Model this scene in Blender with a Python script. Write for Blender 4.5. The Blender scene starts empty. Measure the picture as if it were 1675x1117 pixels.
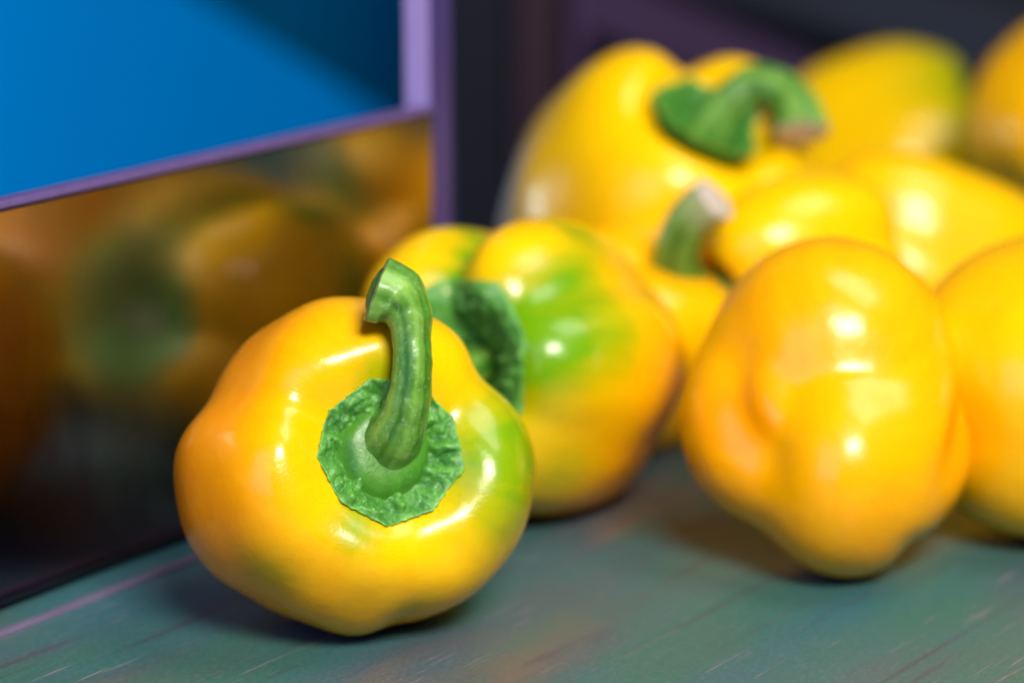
import bpy, bmesh, math, random
import numpy as np
from mathutils import Vector, Matrix, noise

# ------------------------------------------------------------------ camera
C = bpy.context.scene.collection
S = bpy.context.scene
FPX = 4653.0; PITCH = math.radians(14); H = 0.243
cd = bpy.data.cameras.new('camera'); cam = bpy.data.objects.new('camera', cd); C.objects.link(cam)
cam.location = (0, 0, H); cam.rotation_euler = (math.radians(90) - PITCH, 0, 0)
cd.lens = 100; cd.sensor_width = 36; cd.clip_start = .01; cd.clip_end = 20
cd.dof.use_dof = True; cd.dof.focus_distance = 0.672; cd.dof.aperture_fstop = 5.2
S.camera = cam

# ------------------------------------------------------------------ world and lamps (factory hall: no sky, no sun)
w = bpy.data.worlds.new('World'); S.world = w; w.use_nodes = True
bg = w.node_tree.nodes['Background']
bg.inputs[0].default_value = (0.13, 0.12, 0.30, 1); bg.inputs[1].default_value = 0.13
S.view_settings.view_transform = 'Standard'; S.view_settings.look = 'None'
S.view_settings.exposure = 0; S.view_settings.gamma = 1


def lamp(name, loc, target, size, power, color, sizey=None, spread=180):
    l = bpy.data.lights.new(name, 'AREA'); l.energy = power; l.color = color
    l.shape = 'RECTANGLE'; l.size = size; l.size_y = sizey or size; l.spread = math.radians(spread)
    o = bpy.data.objects.new(name, l); C.objects.link(o); o.location = loc
    d = Vector(target) - Vector(loc)
    o.rotation_euler = d.to_track_quat('-Z', 'Y').to_euler()
    return o


lamp('overhead_lamp', (.48, .62, 1.05), (.12, .95, .04), .45, 5.5, (1, .94, .86), .60)
lamp('key_lamp', (.28, -.14, .80), (-.02, .74, .04), .42, 20.5, (1, .94, .84), .26)
lamp('left_violet_lamp', (-.62, -.35, .55), (-.05, .8, .1), .9, 6, (.26, .21, 1.0))
lamp('back_blue_lamp', (-.74, 1.20, .04), (-.40, 1.50, -.06), .22, 2.6, (.75, .95, 1.0))


# ------------------------------------------------------------------ helpers
def pix(px, py, depth=None, z=None):
    """world point seen at photograph pixel px,py at a distance or at a height"""
    x = (px - 837.5) / FPX; y = -(py - 558.5) / FPX
    d = Vector((x, math.cos(PITCH) + y * math.sin(PITCH), -math.sin(PITCH) + y * math.cos(PITCH)))
    if z is not None:
        return Vector((0, 0, H)) + d * ((z - H) / d.z)
    return Vector((0, 0, H)) + d.normalized() * depth


def tag(o, label=None, cat=None, group=None, kind=None):
    if label: o['label'] = label
    if cat: o['category'] = cat
    if group: o['group'] = group
    if kind: o['kind'] = kind
    return o


def link_mesh(name, me, m, parent=None, smooth=True):
    o = bpy.data.objects.new(name, me); C.objects.link(o)
    if m: me.materials.append(m)
    if smooth: me.polygons.foreach_set('use_smooth', [True] * len(me.polygons))
    if parent: o.parent = parent
    return o


def boxes(name, items, m, parent=None, bevel=.0006):
    """items: (centre, half sizes, rotation z) -> one mesh"""
    bm = bmesh.new()
    for c, h, rz in items:
        M = Matrix.Translation(c) @ Matrix.Rotation(rz, 4, 'Z') @ Matrix.Diagonal((h[0] * 2, h[1] * 2, h[2] * 2, 1))
        bmesh.ops.create_cube(bm, size=1, matrix=M)
    if bevel:
        bmesh.ops.bevel(bm, geom=list(bm.edges), offset=bevel, segments=2, profile=.6, affect='EDGES')
    me = bpy.data.meshes.new(name); bm.to_mesh(me); bm.free()
    return link_mesh(name, me, m, parent, False)


# ------------------------------------------------------------------ materials
class NT:
    def __init__(s, name):
        s.m = bpy.data.materials.new(name); s.m.use_nodes = True; s.t = s.m.node_tree
        s.b = s.t.nodes['Principled BSDF']
        s.tc = s.t.nodes.new('ShaderNodeTexCoord')

    def n(s, typ, **kw):
        nd = s.t.nodes.new(typ)
        for k, v in kw.items():
            if k in nd.inputs: nd.inputs[k].default_value = v
            else: setattr(nd, k, v)
        return nd

    def l(s, a, b): s.t.links.new(a, b)

    def mapping(s, scale=(1, 1, 1), rot=(0, 0, 0), src='Object'):
        mp = s.n('ShaderNodeMapping'); mp.inputs['Scale'].default_value = scale; mp.inputs['Rotation'].default_value = rot
        s.l(s.tc.outputs[src], mp.inputs[0]); return mp.outputs[0]

    def noise(s, vec, scale, detail=4, rough=.5, dist=0):
        nd = s.n('ShaderNodeTexNoise'); nd.inputs['Scale'].default_value = scale
        nd.inputs['Detail'].default_value = detail; nd.inputs['Roughness'].default_value = rough
        nd.inputs['Distortion'].default_value = dist
        s.l(vec, nd.inputs['Vector']); return nd.outputs[0]

    def ramp(s, fac, stops, interp='LINEAR'):
        nd = s.n('ShaderNodeValToRGB'); cr = nd.color_ramp; cr.interpolation = interp
        while len(cr.elements) < len(stops): cr.elements.new(.5)
        for e, (p, c) in zip(cr.elements, stops):
            e.position = p; e.color = (c, c, c, 1) if not isinstance(c, tuple) else (*c, 1)
        s.l(fac, nd.inputs[0]); return nd.outputs[0]

    def mix(s, fac, a, b, mode='MIX'):
        nd = s.n('ShaderNodeMix'); nd.data_type = 'RGBA'; nd.blend_type = mode
        for sock, v in ((nd.inputs[0], fac), (nd.inputs[6], a), (nd.inputs[7], b)):
            if isinstance(v, (int, float)): sock.default_value = v
            elif isinstance(v, tuple): sock.default_value = (*v, 1)
            else: s.l(v, sock)
        return nd.outputs[2]

    def math(s, op, a, b=0.0, clamp=False):
        nd = s.n('ShaderNodeMath'); nd.operation = op; nd.use_clamp = clamp
        for sock, v in ((nd.inputs[0], a), (nd.inputs[1], b)):
            if isinstance(v, (int, float)): sock.default_value = v
            else: s.l(v, sock)
        return nd.outputs[0]

    def bump(s, h, strength, dist):
        nd = s.n('ShaderNodeBump'); nd.inputs['Strength'].default_value = strength; nd.inputs['Distance'].default_value = dist
        s.l(h, nd.inputs['Height']); s.l(nd.outputs[0], s.b.inputs['Normal']); return nd


def skin_material():
    s = NT('pepper_skin')
    at = s.n('ShaderNodeAttribute'); at.attribute_name = 'pigment'
    sep = s.n('ShaderNodeSeparateColor'); s.l(at.outputs['Color'], sep.inputs[0])
    n1 = s.noise(s.mapping(), 28, 3, .55)
    n2 = s.noise(s.mapping(), 160, 3, .6)
    og = s.math('ADD', sep.outputs[0], s.math('MULTIPLY', s.math('SUBTRACT', n1, .5), .5), True)
    gr = s.math('ADD', sep.outputs[1], s.math('MULTIPLY', s.math('MULTIPLY', s.math('SUBTRACT', n1, .5), 1.1),
                                              s.math('MULTIPLY', sep.outputs[1], 1.0)), True)
    yel = s.mix(s.math('MULTIPLY', n2, .35), (.94, .58, .0), (.90, .50, .0))
    col = s.mix(og, yel, (.90, .33, .0))
    col = s.mix(s.ramp(gr, [(0, 0.0), (.5, .62), (1, 1.0)]), col, (.14, .34, .002))
    # tiny pale freckles of the skin
    v = s.n('ShaderNodeTexVoronoi'); v.inputs['Scale'].default_value = 420; s.l(s.mapping(), v.inputs['Vector'])
    fr = s.ramp(v.outputs['Distance'], [(0, 1.0), (.16, 0.0)])
    col = s.mix(s.math('MULTIPLY', fr, .10), col, (.95, .75, .05))
    s.l(col, s.b.inputs['Base Color'])
    s.b.inputs['Subsurface Weight'].default_value = .22
    s.b.inputs['Subsurface Radius'].default_value = (1.0, .55, .08)
    s.b.inputs['Subsurface Scale'].default_value = .004
    s.b.inputs['IOR'].default_value = 1.42
    rn = s.noise(s.mapping(), 90, 4, .6)
    s.b.inputs['Specular IOR Level'].default_value = .42
    s.l(s.ramp(rn, [(.3, .20), (.7, .30)]), s.b.inputs['Roughness'])
    s.b.inputs['Coat Weight'].default_value = .18; s.b.inputs['Coat Roughness'].default_value = .11
    fine = s.noise(s.mapping(), 1500, 2, .5)
    mid = s.noise(s.mapping((1, 1, 1)), 130, 4, .55)
    h = s.math('ADD', s.math('MULTIPLY', mid, .9), s.math('MULTIPLY', fine, .10))
    s.bump(h, .40, .0008)
    return s.m


def green_material(name, dark, light, rough, pale=(.45, .6, .3), bumpd=.0006, streaks=False):
    s = NT(name)
    n1 = s.noise(s.mapping(), 180, 5, .6)
    n2 = s.noise(s.mapping(), 700, 4, .65)
    at = s.n('ShaderNodeAttribute'); at.attribute_name = 'pigment'
    sep = s.n('ShaderNodeSeparateColor'); s.l(at.outputs['Color'], sep.inputs[0])
    fac = s.math('ADD', s.math('MULTIPLY', s.math('SUBTRACT', n1, .5), 1.3), sep.outputs[0], True)
    col = s.mix(fac, dark, light)
    sp = s.ramp(n2, [(.56, 0.0), (.74, 1.0)])
    col = s.mix(s.math('MULTIPLY', sp, .45), col, pale)
    col = s.mix(sep.outputs[1], col, (.55, .48, .34))
    s.l(col, s.b.inputs['Base Color'])
    s.b.inputs['Subsurface Weight'].default_value = .12
    s.b.inputs['Subsurface Radius'].default_value = (.5, 1, .2)
    s.b.inputs['Subsurface Scale'].default_value = .0015
    s.l(s.ramp(n2, [(.3, rough - .06), (.7, rough + .1)]), s.b.inputs['Roughness'])
    h = s.math('ADD', s.math('MULTIPLY', n1, .8), s.math('MULTIPLY', n2, .5))
    s.bump(h, .8, bumpd)
    return s.m


M = {}
M['skin'] = skin_material()
M['calyx'] = green_material('calyx_green', (.015, .13, .016), (.14, .44, .06), .30, (.42, .62, .36), .0012)
M['collar'] = green_material('collar_green', (.02, .14, .008), (.11, .34, .025), .36, (.15, .38, .08), .0003)
M['stem'] = green_material('stem_green', (.035, .16, .008), (.20, .42, .06), .33, (.4, .55, .3), .00025)


def cut_material():
    s = NT('cut_stem_end')
    n1 = s.noise(s.mapping(), 400, 4, .6)
    s.l(s.ramp(n1, [(.3, (.42, .36, .28)), (.7, (.62, .56, .48))]), s.b.inputs['Base Color'])
    s.b.inputs['Roughness'].default_value = .6
    s.bump(n1, .7, .0004)
    return s.m


M['cut'] = cut_material()
WA = math.radians(35.1)                          # heading of the side wall, right of the view axis
WD = Vector((math.sin(WA), math.cos(WA), 0)); WN = Vector((math.cos(WA), -math.sin(WA), 0))


def belt_material():
    s = NT('belt_plastic')
    rot = (0, 0, 0)
    big = s.noise(s.mapping((1, .35, 1), rot), 13, 3, .55)
    big2 = s.noise(s.mapping((1, .25, 1), rot), 22, 4, .55)
    fine = s.noise(s.mapping((1, .6, 1), rot), 900, 4, .7)
    col = s.ramp(big, [(.36, (.022, .125, .16)), (.47, (.035, .130, .14)), (.55, (.06, .10, .125)), (.64, (.15, .11, .085))])
    col = s.mix(s.ramp(big2, [(.44, 0.0), (.60, .6)]), col, (.028, .14, .085))
    col = s.mix(s.math('MULTIPLY', s.ramp(fine, [(.45, 0.0), (.75, 1.0)]), .30), col, (.20, .22, .20))
    # long scratches running with the belt, broken up
    def scratches(sc, w0, w1, seed):
        mp = s.n('ShaderNodeMapping'); mp.inputs['Scale'].default_value = (1, .035, 1)
        mp.inputs['Rotation'].default_value = rot; mp.inputs['Location'].default_value = (seed, seed * 2, 0)
        s.l(s.tc.outputs['Object'], mp.inputs[0])
        a = s.noise(mp.outputs[0], sc, 2, .5)
        mp2 = s.n('ShaderNodeMapping'); mp2.inputs['Scale'].default_value = (1, .3, 1)
        mp2.inputs['Rotation'].default_value = rot; mp2.inputs['Location'].default_value = (seed * 3, seed, 0)
        s.l(s.tc.outputs['Object'], mp2.inputs[0])
        b = s.ramp(s.noise(mp2.outputs[0], 60, 2, .5), [(.46, 0.0), (.58, 1.0)])
        return s.math('MULTIPLY', s.ramp(a, [(w0, 0.0), (w1, 1.0)]), b)
    sa = scratches(900, .64, .70, 3.1); sb = scratches(1900, .62, .70, 7.7)
    sc = s.math('MAXIMUM', sa, s.math('MULTIPLY', sb, .6))
    col = s.mix(s.math('MULTIPLY', sc, .55), col, (.34, .24, .31))
    dk = scratches(230, .54, .66, 12.3)
    col = s.mix(s.math('MULTIPLY', dk, .45), col, (.06, .03, .06))
    s.l(col, s.b.inputs['Base Color'])
    s.l(s.ramp(big2, [(.3, .30), (.7, .42)]), s.b.inputs['Roughness'])
    s.b.inputs['Specular IOR Level'].default_value = .45
    grain = s.noise(s.mapping(), 2600, 2, .6)
    h = s.math('SUBTRACT', s.math('ADD', s.math('MULTIPLY', fine, .6), s.math('MULTIPLY', grain, .8)), sc)
    s.bump(h, .5, .0003)
    return s.m


def steel_material(name, base, rough, brush=1.0, dark_foot=True):
    s = NT(name)
    # brushing runs vertically on the wall: stretched in z
    v = s.noise(s.mapping((1, 1, .03)), 1500, 3, .6)
    g = s.noise(s.mapping((1, 1, 1)), 900, 4, .65)
    big = s.noise(s.mapping((1, 1, .6)), 26, 5, .6)
    col = s.mix(s.ramp(big, [(.35, 0.0), (.7, .6)]), base, tuple(c * .62 for c in base))
    fincol = s.mix(s.math('MULTIPLY', s.ramp(g, [(.6, 0.0), (.75, 1.0)]), .25), col, tuple(min(1, c * 1.5) for c in base))
    s.b.inputs['Metallic'].default_value = 1
    # dark reflection along the foot painted into the colour, higher towards the near end
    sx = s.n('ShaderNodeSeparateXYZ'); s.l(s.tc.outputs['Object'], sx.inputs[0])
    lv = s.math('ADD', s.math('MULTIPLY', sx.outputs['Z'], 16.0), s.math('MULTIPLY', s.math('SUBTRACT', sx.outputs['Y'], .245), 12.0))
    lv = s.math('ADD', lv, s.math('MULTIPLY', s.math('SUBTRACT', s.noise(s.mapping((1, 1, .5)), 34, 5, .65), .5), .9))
    foot_dark = s.math('SUBTRACT', 1.0, s.ramp(s.math('MULTIPLY', lv, .5), [(.36, 0.0), (.62, 1.0)]))
    s.l(s.mix(s.math('MULTIPLY', foot_dark, .93), fincol, (.17, .105, .135)), s.b.inputs['Base Color'])
    s.l(s.ramp(big, [(.3, rough - .04), (.7, rough + .07)]), s.b.inputs['Roughness'])
    h = s.math('ADD', s.math('MULTIPLY', v, brush), s.math('MULTIPLY', g, .25))
    s.bump(h, .25, .00006)
    return s.m


def plain(name, col, rough, metallic=0, var=.15, scale=12, spec=.5):
    s = NT(name)
    n1 = s.noise(s.mapping(), scale, 4, .6)
    s.l(s.mix(n1, tuple(c * (1 - var) for c in col), tuple(min(1, c * (1 + var)) for c in col)), s.b.inputs['Base Color'])
    s.b.inputs['Roughness'].default_value = rough; s.b.inputs['Metallic'].default_value = metallic
    s.b.inputs['Specular IOR Level'].default_value = spec
    n2 = s.noise(s.mapping(), 300, 3, .6); s.bump(n2, .15, .0003)
    return s.m


M['belt'] = belt_material()
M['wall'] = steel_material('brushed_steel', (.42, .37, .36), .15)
M['post'] = plain('post_lit_face', (.38, .31, .62), .5, .0)  # post face towards the violet lamp, its light put into the colour
M['postshade'] = plain('post_shaded_face', (.045, .032, .15), .5, .0)  # other face of the same post, shade put into the colour
M['rim'] = plain('violet_lit_rim', (.15, .10, .30), .42, .2, .25, 200)  # violet light on the top edge put into the colour
M['blue'] = plain('blue_plastic', (.0, .17, .47), .6, 0, .05, 5, .0)
M['blueshade'] = plain('blue_panel_shade', (.0, .085, .20), .6, 0, .06, 5, .0)  # the guard's blue with shade put into the colour
M['dark'] = plain('dark_steel', (.008, .009, .017), .6, 0, .1, 12, .3)
M['navy'] = plain('navy_painted_steel', (.004, .006, .011), .6, 0, .1, 12, .2)
M['plum'] = plain('plum_painted_steel', (.024, .008, .017), .6, 0, .1, 12, .3)
M['teal'] = plain('slate_painted_steel', (.012, .018, .034), .6, 0, .1, 12, .3)
M['violet'] = plain('violet_painted_steel', (.040, .018, .062), .6, 0, .1, 12, .3)
M['ridge'] = plain('belt_edge_rubber', (.14, .12, .20), .4, 0, .3, 60)


# ------------------------------------------------------------------ setting
def sheet(name, corners, m, z, parent=None):
    me = bpy.data.meshes.new(name); me.from_pydata([(x, y, z) for x, y in corners], [], [(0, 1, 2, 3)])
    return link_mesh(name, me, m, parent, False)


W0 = Vector((-.1285, .6885, 0))                    # a point of the wall's inner face
def wpt(along, off=0, z=0): return W0 + WD * along + WN * off + Vector((0, 0, z))


belt = sheet('conveyor_belt', [(-.012, -1.2), (1.0, -1.2), (1.0, 1.3), (-.012, 1.3)], M['belt'], 0)   # its own frame runs along the wall
belt.location = W0; belt.rotation_euler = (0, 0, -WA)
tag(belt, kind='structure')
# raised edge bead of the belt, running beside the wall
boxes('edge_bead', [(Vector((.0105, .05, .0004)), (.0014, 1.1, .0007), 0)], M['ridge'], belt, .0005)
fl = sheet('hall_floor', [(-3, -3), (3, -3), (3, 4), (-3, 4)], plain('hall_floor_paint', (.05, .05, .07), .6), -.7)
tag(fl, kind='structure')

# side wall: a steel plate with rolled top edge, ending at the post
POST = .1825                                      # distance from W0 to the post
WH = .1063
wl = bpy.data.objects.new('side_wall', None); C.objects.link(wl); wl.location = wpt(-.3, -.002, 0)
tag(wl, 'low brushed steel side wall of the conveyor with yellow peppers mirrored in it', 'wall')
o = -wl.location
a0, a1 = -1.0, POST - .0002
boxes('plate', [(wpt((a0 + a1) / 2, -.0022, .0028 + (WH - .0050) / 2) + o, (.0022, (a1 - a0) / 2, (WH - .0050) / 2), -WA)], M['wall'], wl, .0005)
boxes('top_edge', [(wpt((a0 + a1) / 2, -.0023, WH - .0010) + o, (.0025, (a1 - a0) / 2, .0010), -WA)], M['rim'], wl, .0005)
boxes('gap_shadow_strip', [(wpt((a0 + a1) / 2, -.0042, .0022) + o, (.0014, (a1 - a0) / 2, .0021), -WA)], M['dark'], wl, 0)  # dark strip added for the shadow in the gap under the plate

ps = bpy.data.objects.new('steel_post', None); C.objects.link(ps); ps.location = wpt(POST, -.005, 0)
tag(ps, 'upright steel post with its lit edge painted lavender and its side painted as shaded at the far end of the side wall', 'post')
o = -ps.location
boxes('lit_edge', [(wpt(POST + .0012, -.0060, .20) + o, (.0046, .0012, .36), -WA)], M['post'], ps, .0005)
boxes('shaded_side', [(wpt(POST + .0047, -.0006, .20) + o, (.0007, .0047, .36), -WA)], M['postshade'], ps, .0003)

# blue plastic guard behind the wall, slanting where shade begins, and a darker sheet for its shaded part
def outline(name, pts, depth, th, m, parent=None, off=Vector((0, 0, 0)), curve=0):
    bm = bmesh.new()
    vs = [bm.verts.new(pix(px, py, depth=1).lerp(Vector((0, 0, H)), 0) * 1) for px, py in pts]
    for v, (px, py) in zip(vs, pts):
        d = (pix(px, py, depth=1) - Vector((0, 0, H))); v.co = Vector((0, 0, H)) + d * (depth / d.y) - off
    f = bm.faces.new(vs)
    e = bmesh.ops.extrude_face_region(bm, geom=[f])
    for g in e['geom']:
        if isinstance(g, bmesh.types.BMVert): g.co.y += th
    bmesh.ops.recalc_face_normals(bm, faces=bm.faces)
    me = bpy.data.meshes.new(name); bm.to_mesh(me); bm.free()
    return link_mesh(name, me, m, parent, False)


bg1 = outline('blue_guard', [(-700, -700), (-800, -700), (-800, 1400), (724, 1400), (724, 248), (330, 0), (-470, -503)], 1.50, .004, M['blue'])
tag(bg1, 'bright blue plastic guard panel standing behind the steel side wall, its slanting edge drawn where the shade begins', 'panel')
bg2 = outline('blue_shade_sheet', [(-500, -700), (-500, 900), (728, 900), (728, -700)], 1.56, .004, M['blueshade'])
tag(bg2, 'added darker sheet for the shaded part of the blue guard panel, beside the post', 'panel')

# dark machine frame behind the pile: upright sheets and a slanting beam
mf = bpy.data.objects.new('machine_frame', None); C.objects.link(mf); mf.location = (.1, 1.5, -.1)
tag(mf, 'dark steel machine frame with plum and violet bars far behind the peppers', 'machine frame')
o = -mf.location
boxes('back_panel', [(Vector((.62, 1.62, .1)) + o, (.72, .004, .45), 0)], M['dark'], mf)
boxes('upright', [(Vector((.0145, 1.30, .1)) + o, (.0130, .008, .42), 0)], M['plum'], mf, .002)
boxes('upright', [(Vector((-.0145, 1.31, .1)) + o, (.0165, .006, .42), 0)], M['navy'], mf, .002)
boxes('upright', [(Vector((.0300, 1.27, .1)) + o, (.0035, .006, .42), 0)], M['violet'], mf, .001)
bm = bmesh.new()
def beam(name, p, q, hw, m):
    bm = bmesh.new(); d = q - p
    R = d.to_track_quat('X', 'Z').to_matrix().to_4x4()
    bmesh.ops.create_cube(bm, size=1, matrix=Matrix.Translation((p + q) / 2 + o) @ R @ Matrix.Diagonal((d.length, hw[0] * 2, hw[1] * 2, 1)))
    bmesh.ops.bevel(bm, geom=list(bm.edges), offset=.0015, segments=2, affect='EDGES')
    me = bpy.data.meshes.new(name); bm.to_mesh(me); bm.free(); return link_mesh(name, me, m, mf, False)
beam('cross_beam', pix(780, -90, depth=1.54), pix(1420, 195, depth=1.54), (.006, .017), M['violet'])
beam('cross_beam', pix(1100, -90, depth=1.57), pix(1900, 150, depth=1.57), (.006, .020), M['teal'])


# ------------------------------------------------------------------ bell peppers
def blob(dirs, th, ph, wd):
    """soft spot on the unit sphere around azimuth th, polar ph (degrees), width wd (degrees)"""
    t, p = math.radians(th), math.radians(ph)
    v = np.array([math.sin(p) * math.cos(t), math.sin(p) * math.sin(t), math.cos(p)])
    a = np.degrees(np.arccos(np.clip(dirs @ v, -1, 1)))
    return np.exp(-(a / wd) ** 2)


def pepper_surface(nph, nth, P):
    """star-shaped skin: a smooth union of one long ellipsoid per lobe. Returns points (nph+1, nth, 3) and directions"""
    ph = np.linspace(0, math.pi, nph + 1); th = np.linspace(0, 2 * math.pi, nth, endpoint=False)
    PH, TH = np.meshgrid(ph, th, indexing='ij')
    D = np.stack([np.sin(PH) * np.cos(TH), np.sin(PH) * np.sin(TH), np.cos(PH)], -1)
    acc = 0; p = P.get('sharp', 16)
    for lb in P['lobes']:
        if lb[0] == 'e':                         # free ellipsoid: centre, radii
            c = np.array(lb[1:4]); rr_ = np.array(lb[4:7]); s_ = D / rr_; k_ = c / rr_
            A = (s_ * s_).sum(-1); B = (s_ * k_).sum(-1); Q = (k_ * k_).sum() - 1
            acc = acc + ((B + np.sqrt(B * B - A * Q)) / A) ** p
            continue
        a, off, r = lb[0], lb[1], lb[2]
        zc = lb[3] if len(lb) > 3 else 0.0; rz = lb[4] if len(lb) > 4 else 1.0
        wt = lb[5] if len(lb) > 5 else 1.0          # tangential width of the lobe
        a = math.radians(a)
        er = np.array([math.cos(a), math.sin(a), 0]); et = np.array([-math.sin(a), math.cos(a), 0]); ez = np.array([0, 0, 1.])
        c = off * er + zc * ez
        s = np.stack([D @ er / r, D @ et / (r * wt), D @ ez / rz], -1)
        k = np.array([c @ er / r, c @ et / (r * wt), c @ ez / rz])
        A = (s * s).sum(-1); B = (s * k).sum(-1); Q = (k * k).sum() - 1
        t = (B + np.sqrt(np.maximum(B * B - A * Q, 0))) / A
        acc = acc + t ** p
    R = acc ** (1 / p)
    R = R / (len(P['lobes']) ** (1 / p)) ** .5
    d, wdt = P.get('dimple', (.10, .42))
    R = R * (1 - d * np.exp(-(PH / wdt) ** 2))
    d, wdt = P.get('tip', (.12, .30))
    R = R * (1 - d * np.exp(-((math.pi - PH) / wdt) ** 2))
    for (bt, bp, bw, amt) in P.get('bumps', []):   # single swellings and dents
        R = R * (1 + amt * blob(D, bt, bp, bw))
    for (t1, p1, t2, p2, bw, amt) in P.get('creases', []):
        best = 0
        for q in np.linspace(0, 1, 48):
            ends = math.sin(math.pi * min(1, max(0, q * .86 + .07))) ** .5
            best = np.maximum(best, blob(D, t1 + (t2 - t1) * q, p1 + (p2 - p1) * q, bw) * ends)
        R = R * (1 - amt * best)
    sd = P.get('seed', 0) * 7.3
    n = (np.sin(D[..., 0] * 5.1 + sd) * np.sin(D[..., 1] * 4.3 + 1.7 * sd) + .6 * np.sin(D[..., 2] * 7.7 + D[..., 0] * 6 + sd) +
         .35 * np.sin(D[..., 0] * 13 + 2 * sd) * np.sin(D[..., 1] * 11 + sd) * np.sin(PH)) * P.get('wobble', .010)
    R = R * (1 + n * np.sin(PH) ** .5)
    X = D * R[..., None]
    rho = np.hypot(X[..., 0], X[..., 1]); d, wdt = P.get('well', (.22, .36))
    X[..., 2] -= d * np.exp(-(rho / wdt) ** P.get('wellp', 3)) * (D[..., 2] > 0) * np.clip(D[..., 2] * 3, 0, 1)
    tp = P.get('taper', 0.0)                     # narrows towards the blossom end
    f = 1 + tp * np.clip(X[..., 2], -1.5, 1.5)
    f = f * (1 - P.get('point', 0) * np.clip(-X[..., 2] - .15, 0, 2) ** 2)
    X[..., 0] *= f; X[..., 1] *= f
    bx, by = P.get('bend', (0, 0))
    X[..., 0] += bx * X[..., 2] ** 2; X[..., 1] += by * X[..., 2] ** 2
    return X * P['size'], D


def paint(me, vals):
    at = me.color_attributes.new('pigment', 'FLOAT_COLOR', 'POINT')
    arr = np.ones((len(me.vertices), 4), dtype=np.float32); arr[:, :3] = vals
    at.data.foreach_set('color', arr.ravel())


def tube(path, rad, nseg, npath, seed=0, ridges=.05, flat=1.0):
    """tapered ridged stem along a smoothed path; returns verts, faces, s-parameter per vertex, angle, end ring"""
    pts = [Vector(p) for p in path]
    def cr(t):
        n = len(pts) - 1; i = min(int(t * n), n - 1); u = t * n - i
        p0 = pts[max(i - 1, 0)]; p1 = pts[i]; p2 = pts[i + 1]; p3 = pts[min(i + 2, n)]
        return .5 * ((2 * p1) + (p2 - p0) * u + (2 * p0 - 5 * p1 + 4 * p2 - p3) * u * u + (3 * p1 - p0 - 3 * p2 + p3) * u ** 3)
    def rr(t):
        n = len(rad) - 1; i = min(int(t * n), n - 1); u = t * n - i; u = u * u * (3 - 2 * u)
        return rad[i] * (1 - u) + rad[i + 1] * u
    verts = []; sp = []; up = None
    for j in range(npath + 1):
        t = j / npath; c = cr(t); d = (cr(min(t + .01, 1)) - cr(max(t - .01, 0))).normalized()
        if up is None: up = d.orthogonal()
        up = (up - d * up.dot(d)).normalized(); side = d.cross(up)
        for k in range(nseg):
            a = 2 * math.pi * k / nseg
            r = rr(t) * (1 + ridges * math.sin(5 * a + seed + 1.2 * t) + .4 * ridges * math.sin(11 * a + 2 * seed - t) +
                         .8 * ridges * math.sin(3 * a + 5 * t + seed))
            verts.append(c + up * (math.cos(a) * r) + side * (math.sin(a) * r * flat)); sp.append((t, a))
    faces = []
    for j in range(npath):
        for k in range(nseg):
            a = j * nseg + k; b = j * nseg + (k + 1) % nseg
            faces.append((a, b, b + nseg, a + nseg))
    d = (cr(1) - cr(.97)).normalized()
    return verts, faces, sp, cr(1), d


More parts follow.
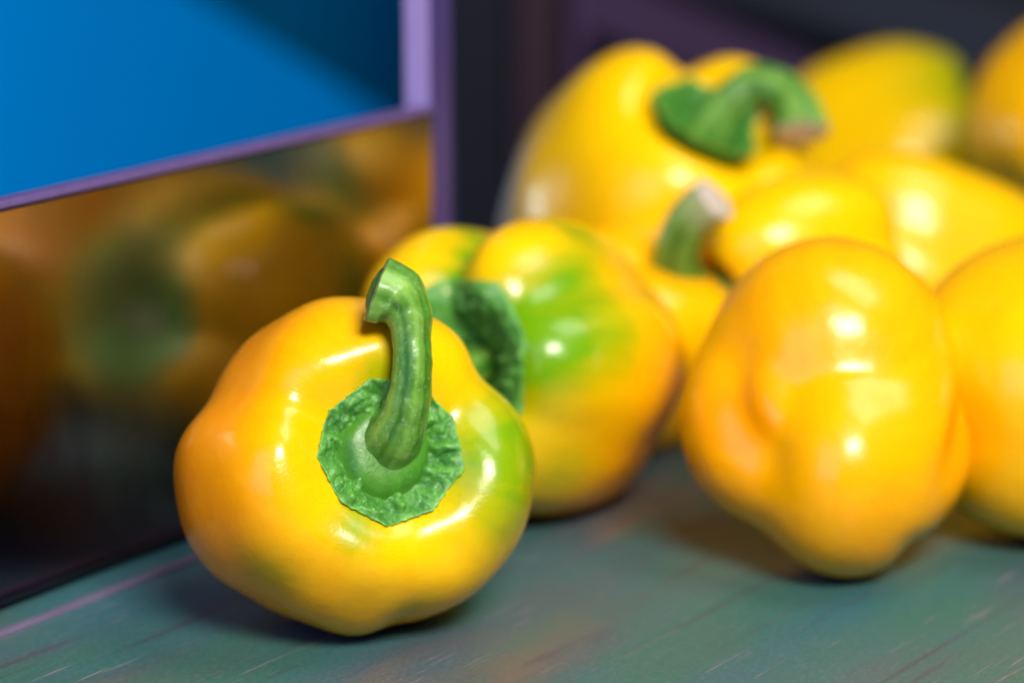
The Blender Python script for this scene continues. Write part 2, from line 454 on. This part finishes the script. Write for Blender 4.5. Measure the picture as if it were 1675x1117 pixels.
def bell_pepper(P, label):
    nph, nth = P.get('res', (110, 180))
    ax = Vector(P['axis']).normalized()
    # local X lies as level as it can in the picture, then rolled
    xr = Vector((1, 0, 0)); xr = (xr - ax * xr.dot(ax)).normalized(); yr = ax.cross(xr)
    ro = math.radians(P.get('roll', 0))
    x2 = xr * math.cos(ro) + yr * math.sin(ro); y2 = ax.cross(x2)
    R = np.array([[x2[i], y2[i], ax[i]] for i in range(3)])
    X, D = pepper_surface(nph, nth, P)
    Xw = X @ R.T
    lo = Xw[..., 2].min()
    if 'depth' in P: cen = pix(*P['at'], depth=P['depth'])
    else: cen = pix(*P['at'], z=-lo - .0004)      # rests on the belt
    i, j = np.unravel_index(Xw[..., 2].argmin(), Xw[..., 2].shape)
    base = Vector((cen.x + Xw[i, j, 0], cen.y + Xw[i, j, 1], cen.z + lo))
    t = bpy.data.objects.new('bell_pepper', None); C.objects.link(t); t.location = base
    tag(t, label, 'bell pepper', 'yellow bell peppers on the conveyor')
    off = np.array(cen - base)
    V = Xw + off
    # ---- skin
    top = V[0].mean(0); bot = V[-1].mean(0)
    verts = [tuple(top)] + [tuple(v) for v in V[1:-1].reshape(-1, 3)] + [tuple(bot)]
    faces = [(0, 1 + k, 1 + (k + 1) % nth) for k in range(nth)]
    for r in range(nph - 2):
        for k in range(nth):
            a = 1 + r * nth + k; b = 1 + r * nth + (k + 1) % nth
            faces.append((a, a + nth, b + nth, b))
    l = len(verts) - 1; s0 = 1 + (nph - 2) * nth
    faces += [(l, s0 + (k + 1) % nth, s0 + k) for k in range(nth)]
    me = bpy.data.meshes.new('skin'); me.from_pydata(verts, [], faces)
    dv = np.vstack([D[0, :1], D[1:-1].reshape(-1, 3), D[-1, :1]])
    og = np.full(len(dv), P.get('orange', .1)); gr = np.zeros(len(dv))
    for th, ph, wd, am in P.get('orange_spots', []): og += am * blob(dv, th, ph, wd)
    for th, ph, wd, am in P.get('green_spots', []): gr += am * blob(dv, th, ph, wd)
    tt = np.arctan2(dv[:, 1], dv[:, 0]); pp = np.arccos(np.clip(dv[:, 2], -1, 1)); sdd = P.get('seed', 0)
    st = .5 * np.sin(9 * tt + 1.5 * np.sin(2.3 * pp + sdd) + sdd) + .35 * np.sin(23 * tt + 2 * np.sin(3.1 * pp) + 2 * sdd) + .25 * np.sin(47 * tt + 3 * np.sin(5 * pp))
    gr = gr * (1 + .22 * st * np.sin(pp))        # ripening runs in streaks from the stem to the tip
    og = og + .10 * st * np.sin(pp)
    paint(me, np.stack([np.clip(og, 0, 1), np.clip(gr, 0, 1), og * 0], -1))
    link_mesh('skin', me, M['skin'], t)
    # ---- calyx: follows the hollow, crinkled, angular rim
    K = P['size']; rc = P.get('calyx_r', .38) * K
    rng = random.Random(P.get('seed', 0) + 5)
    nr, nt = P.get('calyx_res', (26, 150))
    rad = np.hypot(X[..., 0], X[..., 1])
    sides = P.get('sides', 8); ph0 = rng.uniform(0, 1) if 'calyx_rot' not in P else P['calyx_rot']
    cverts = []; cval = []
    z0 = X[0, 0, 2]
    cx, cy = P.get('calyx_off', (0, 0))
    jit = [rng.uniform(.95, 1.05) for _ in range(sides)]
    lift = P.get('calyx_lift', .0)
    for a in range(nr + 1):
        for b in range(nt):
            th = 2 * math.pi * b / nt
            q = ((th / (2 * math.pi) * sides + ph0) % 1); si = int((th / (2 * math.pi) * sides + ph0) % sides)
            # straight-ish sides between slightly pulled corners
            poly = math.cos(math.pi / sides) / math.cos((q - .5) * 2 * math.pi / sides)
            poly = poly * (jit[si] * (1 - q) + jit[(si + 1) % sides] * q)
            f = a / nr
            rr = rc * f * (1 * (1 - f) + poly * 1.04 * f)
            if a == nr: rr *= 1 + .006 * math.sin(th * 37) + .004 * math.sin(th * 61 + 1)
            jj = (b / nt * nth) % nth; j0 = int(jj) % nth
            col = rad[:nph // 3, j0]
            kk = np.searchsorted(np.maximum.accumulate(col), rr); kk = min(max(kk, 1), len(col) - 1)
            u = (rr - col[kk - 1]) / max(col[kk] - col[kk - 1], 1e-9); u = min(max(u, 0), 1)
            zs = X[kk - 1, j0, 2] * (1 - u) + X[kk, j0, 2] * u
            v3 = Vector((math.cos(th) * rr / K * 9 + P.get('seed', 0), math.sin(th) * rr / K * 9, 0))
            cr = noise.fractal(v3 * .75, .8, 2.1, 4) * .034 * K + abs(noise.noise(v3 * 1.5)) * .06 * K
            cr += .018 * K * math.sin(th * 13 + 2 * noise.noise(v3)) * f
            env = min(1, f * 2.2) * (1 - max(0, (f - .86) / .14) * .75)
            zz = zs + .0006 + max(-.0003, cr * env) + lift * K * f * f
            cverts.append((math.cos(th) * rr, math.sin(th) * rr, zz))
            cval.append((max(0, min(1, .42 + cr / K * 5 + (.30 if f > .97 else 0))), 0, 0))
    CV = np.array(cverts)
    low = CV.copy(); low[:, 2] -= .0007
    n1 = len(CV)
    allv = np.vstack([CV, low]) @ R.T + off
    cf = []
    for a in range(nr):
        for b in range(nt):
            p = a * nt + b; q = a * nt + (b + 1) % nt
            cf.append((p, p + nt, q + nt, q))
            cf.append((n1 + p, n1 + q, n1 + q + nt, n1 + p + nt))
    for b in range(nt):
        p = nr * nt + b; q = nr * nt + (b + 1) % nt
        cf.append((p, n1 + p, n1 + q, q))
    me = bpy.data.meshes.new('calyx'); me.from_pydata([tuple(v) for v in allv], [], cf)
    paint(me, np.array(cval + cval)); cal = link_mesh('calyx', me, M['calyx'], t)
    # ---- collar: smooth swelling the stem grows from
    rk = P.get('collar_r', .15) * K; hk = P.get('collar_h', .13) * K; zb = z0 + .0004
    sl = P['stem']; kv = []; kvv = []; kf = []; nk, nn = 14, 72
    tilt = P.get('collar_tilt', (0, 0))
    for a in range(nk + 1):
        f = a / nk
        ang = f * math.pi / 2
        r_ = rk * (1 - f ** 2.4 * .66) * (1.0 + .05 * math.sin(f * 9)); z_ = zb - .05 * K + (hk + .05 * K) * math.sin(ang) ** .8
        for b in range(nn):
            th = 2 * math.pi * b / nn
            wob = 1 + .035 * math.sin(3 * th + 1) + .02 * math.sin(7 * th)
            kv.append((math.cos(th) * r_ * wob + tilt[0] * K * f, math.sin(th) * r_ * wob + tilt[1] * K * f, z_)); kvv.append((.62 - .25 * f, 0, 0))
    for a in range(nk):
        for b in range(nn):
            p = a * nn + b; q = a * nn + (b + 1) % nn
            kf.append((p, q, q + nn, p + nn))
    kf.append(tuple(nk * nn + b for b in range(nn)))
    me = bpy.data.meshes.new('collar'); me.from_pydata([tuple(v) for v in (np.array(kv) @ R.T + off)], [], kf)
    paint(me, np.array(kvv)); link_mesh('collar', me, M['collar'], cal)
    # ---- stem: path in local units of the pepper's size, starting inside the collar
    path = [(p[0] * K, p[1] * K, zb + p[2] * K) for p in sl['path']]
    sv, sf, sp, end, ed = tube(path, [r * K for r in sl['rad']], 64, 90, P.get('seed', 0), sl.get('ridges', .045), sl.get('flat', 1.0))
    SV = np.array([tuple(v) for v in sv])
    for q, v in enumerate(SV):
        nz = noise.noise(Vector(v) / K * 14) * .010 * K
        SV[q] = v + np.array((nz, -nz, nz)) * .5
    me = bpy.data.meshes.new('stem')
    me.from_pydata([tuple(v) for v in (SV @ R.T + off)], [], sf)
    vals = []
    for (s_, a_) in sp:
        st = .45 + .28 * math.sin(5 * a_ + P.get('seed', 0)) + .12 * math.sin(17 * a_) + (.15 if s_ > .8 else 0) - (.12 if .35 < s_ < .6 else 0)
        bf = sl.get('brown_from', .955); br = max(0, (s_ - bf) / (1 - bf)) * .6 if sl.get('brown_end', True) else 0
        vals.append((max(0, min(1, st)), br, 0))
    paint(me, np.array(vals)); so = link_mesh('stem', me, M['stem'], t)
    # cut face with a slight rim
    nseg = 64; ring = SV[-nseg:]; cen_ = ring.mean(0); edv = np.array(tuple(ed))
    cvv = []; fcs = []
    bul = sl.get('end_bulge', .03)
    for q, f in enumerate((1.0, .93, .8, .55, .25)):
        hgt = (0, .010, .004, bul * .7, bul)[q] * K
        for v in ring: cvv.append(cen_ + (v - cen_) * f + edv * (hgt + .0001))
    for q in range(4):
        for k in range(nseg):
            a = q * nseg + k; b = q * nseg + (k + 1) % nseg
            fcs.append((a, b, b + nseg, a + nseg))
    fcs.append(tuple(4 * nseg + k for k in range(nseg)))
    me = bpy.data.meshes.new('cut_end'); me.from_pydata([tuple(v) for v in (np.array(cvv) @ R.T + off)], [], fcs)
    if sl.get('green_end'):
        paint(me, np.array([(.6, .35 * (i // nseg == 0), 0) for i in range(len(cvv))]))
    link_mesh('cut_end', me, M['stem'] if sl.get('green_end') else M['cut'], so)
    return t


STUB = dict(path=[(0, 0, -.05), (0, 0, .12), (.02, .05, .28), (.05, .14, .42)], rad=[.13, .11, .10, .12])

# foremost pepper, lying on its side with its stem end to us
bell_pepper(dict(at=(577, 760), wobble=.013, size=.0456, axis=(.43, -1, .45), roll=0, res=(220, 360), calyx_res=(60, 420),
    lobes=[(122, .34, .60, .00, .80, 1.15), (72, .34, .61, .0, .80, 1.1), (197, .44, .61, -.02, .80, 1.1), (248, .36, .60, 0, .80, 1.15), (308, .40, .60, 0, .8, 1.12), (-4, .43, .60, 0, .82, 1.1)],
    sharp=19, well=(.24, .44), dimple=(.03, .4), taper=.05, seed=1, orange=.10,
    creases=[(285, 40, 285, 145, 10, .05), (158, 40, 160, 130, 12, .06), (36, 40, 36, 120, 12, .055), (230, 55, 230, 120, 9, .02)],
    orange_spots=[(190, 88, 45, .95), (130, 90, 45, .7), (230, 95, 35, .5), (290, 110, 40, .3)],
    green_spots=[(-5, 30, 20, .6), (8, 46, 18, .65), (-20, 48, 16, .45), (245, 31, 10, .7), (95, 26, 12, .6), (228, 66, 11, .40), (285, 66, 8, .30), (20, 60, 14, .4)],
    bumps=[(150, 32, 10, -.03), (176, 40, 9, .025), (225, 36, 9, -.02), (262, 44, 12, .02), (300, 40, 9, -.03), (20, 38, 9, -.035), (60, 40, 10, -.02), (340, 42, 12, .02)],
    calyx_r=.385, collar_r=.295, collar_h=.19, sides=9, calyx_rot=.3,
    stem=dict(path=[(.02, .04, .02), (.03, .08, .20), (.05, .20, .32), (.055, .38, .39), (.045, .56, .41), (.025, .69, .41), (-.04, .78, .39), (-.13, .82, .365)],
              rad=[.20, .155, .122, .108, .102, .126, .170, .180], ridges=.03, green_end=True, brown_end=False, end_bulge=.04)),
    'sharp foremost yellow pepper lying by the side wall, green tinge and stem curving straight up')

# second pepper, turned to the wall, half hidden by the first
bell_pepper(dict(at=(850, 600), size=.0460, axis=(-.58, -1, .27), roll=0,
    lobes=[(140, .46, .62, 0, .95, 1.0), (68, .38, .60, 0, .9, 1.0), (5, .42, .60, 0, .95, 1.1), (-60, .42, .58, 0, .95), (215, .42, .58, 0, .95)],
    sharp=24, well=(.26, .36), seed=2, orange=.05, creases=[(100, 20, 100, 100, 10, .15), (34, 40, 34, 110, 10, .08)],
    orange_spots=[(-60, 110, 60, .8), (0, 120, 50, .4)],
    green_spots=[(98, 40, 9, 1.0), (98, 60, 9, 1.0), (100, 80, 10, .9), (20, 40, 20, .85), (38, 62, 16, .75), (62, 84, 13, .6), (0, 22, 24, .7), (120, 88, 11, .8), (150, 98, 10, .6), (270, 50, 20, .45), (-50, 60, 14, .4), (10, 66, 14, .45), (68, 62, 10, -.5)],
    calyx_r=.54, collar_r=.25, collar_h=.1, calyx_rot=.7, stem=dict(path=[(0, 0, -.02), (0, 0, .12), (-.03, -.03, .24), (-.05, -.08, .34)], rad=[.14, .12, .11, .11])),
    'green streaked yellow pepper behind the foremost one, dark green calyx facing the wall')

# pepper seen from its blossom end, pointed tip down
bell_pepper(dict(at=(1350, 660), size=.0400, axis=(.10, .98, .06), roll=0,
    lobes=[('e', .03, -.22, .27, .88, .92, .83), ('e', -.43, .18, .02, .61, .68, .80), ('e', .13, .37, -.26, .64, .79, .86), ('e', .46, .26, .02, .58, .72, .80)],
    sharp=9, taper=.0, tip=(0, .5), dimple=(.05, .4), well=(.05, .3), seed=3, orange=.6, orange_spots=[(180, 100, 40, .2), (90, 100, 60, .2), (190, 138, 15, .6), (5, 108, 14, .5)],  # orange spots at the creases put shading into the skin colour
    creases=[(212, 114, 162, 152, 13, .15), (-4, 90, 16, 122, 10, .09), (58, 98, 52, 128, 7, .035)],
    calyx_r=.3, stem=dict(path=[(0, 0, -.02), (0, 0, .1), (.05, -.1, .2), (.1, -.3, .2), (.1, -.5, .1)], rad=[.16, .12, .11, .11, .13])),
    'golden pepper with smooth pointed blossom end resting on the belt, largest in the right half')

# pepper at the right edge
bell_pepper(dict(at=(1735, 630), size=.0470, axis=(.75, .62, .10), roll=45,
    lobes=[(0, .30, .68), (90, .30, .68), (180, .30, .68), (270, .30, .68)], sharp=9, seed=4, orange=.3, tip=(.05, .3),
    stem=STUB), 'golden pepper cut by the right edge with a wide bar of reflected light')

# tall pepper at the back with the hooked stem
bell_pepper(dict(at=(1090, 368), depth=.945, size=.0560, axis=(.20, -.60, .75), roll=0,
    lobes=[(146, .40, .63, .0, 1.15, 1.25), (56, .42, .60, 0, 1.10, 1.1), (-25, .42, .58, 0, 1.02), (243, .38, .66, 0, 1.2, 1.2)],
    sharp=12, taper=-.04, well=(.24, .34), seed=5, orange=.05, orange_spots=[(230, 130, 50, .7)],
    creases=[(96, 15, 96, 80, 9, .12)],
    calyx_r=.34, calyx_lift=.12, sides=5, collar_r=.2,
    stem=dict(path=[(0, 0, -.02), (.05, .06, .16), (.13, .17, .32), (.26, .24, .43), (.41, .16, .47), (.49, .01, .47), (.51, -.11, .44)], rad=[.14, .12, .108, .104, .11, .13, .155])),
    'tall yellow pepper at the back with a thick green stem hooked over to the right')

# orange pepper wedged between
bell_pepper(dict(at=(1040, 560), depth=.880, size=.0370, axis=(.5, .6, -.3), roll=0,
    lobes=[(0, .40, .62), (90, .40, .62), (180, .40, .62), (270, .40, .62)], sharp=14, seed=6, orange=.4, stem=STUB),
    'orange pepper wedged between the green streaked pepper and the pointed one, mostly hidden')

# pepper whose curved stem stands up behind the pointed one
bell_pepper(dict(at=(1302, 450), depth=.885, size=.0340, axis=(-.70, -.30, -.10), roll=0,
    lobes=[(0, .40, .62), (90, .40, .62), (180, .40, .62), (270, .40, .62)], sharp=14, seed=7, orange=.10, calyx_r=.2, collar_r=.15,
    stem=dict(brown_from=.80, path=[(0, 0, -.05), (0, -.04, .30), (.0, .12, .58), (.04, .5, .74), (.12, .90, .68), (.24, 1.15, .50)], rad=[.23, .22, .21, .20, .20, .21])),
    'small yellow pepper behind the pointed one, its pale cut stem curving up')

# lying lobed pepper behind on the right
bell_pepper(dict(at=(1550, 462), depth=.97, size=.0420, axis=(.92, .1, -.50), roll=20,
    lobes=[(70, .36, .58, 0, 1.4), (150, .38, .58, 0, 1.4), (250, .36, .60, 0, 1.4), (-10, .38, .58, 0, 1.4)], sharp=18, seed=8, orange=.15, tip=(.1, .4),
    stem=STUB), 'yellow pepper lying crosswise with two long rounded lobes, behind the pointed one')

# far pepper with green shoulder
bell_pepper(dict(at=(1445, 283), depth=1.22, size=.0550, axis=(.85, -.1, .42), roll=0,
    lobes=[(70, .36, .66, 0, 1.0), (160, .36, .66, 0, 1.0), (250, .36, .66, 0, 1.0), (-20, .36, .66, 0, 1.0)], sharp=12, seed=9, orange=.0,
    green_spots=[(0, 0, 50, 1.0)], stem=STUB),
    'farthest pepper, greenish yellow with a green shoulder at its upper right')

# orange pepper at the upper right edge
bell_pepper(dict(at=(1775, 195), depth=1.12, size=.0460, axis=(.6, .4, .5), roll=0,
    lobes=[(0, .30, .68), (90, .30, .68), (180, .30, .68), (270, .30, .68)], sharp=12, seed=10, orange=.4, stem=STUB),
    'orange pepper cut by the right edge in the upper corner of the pile')
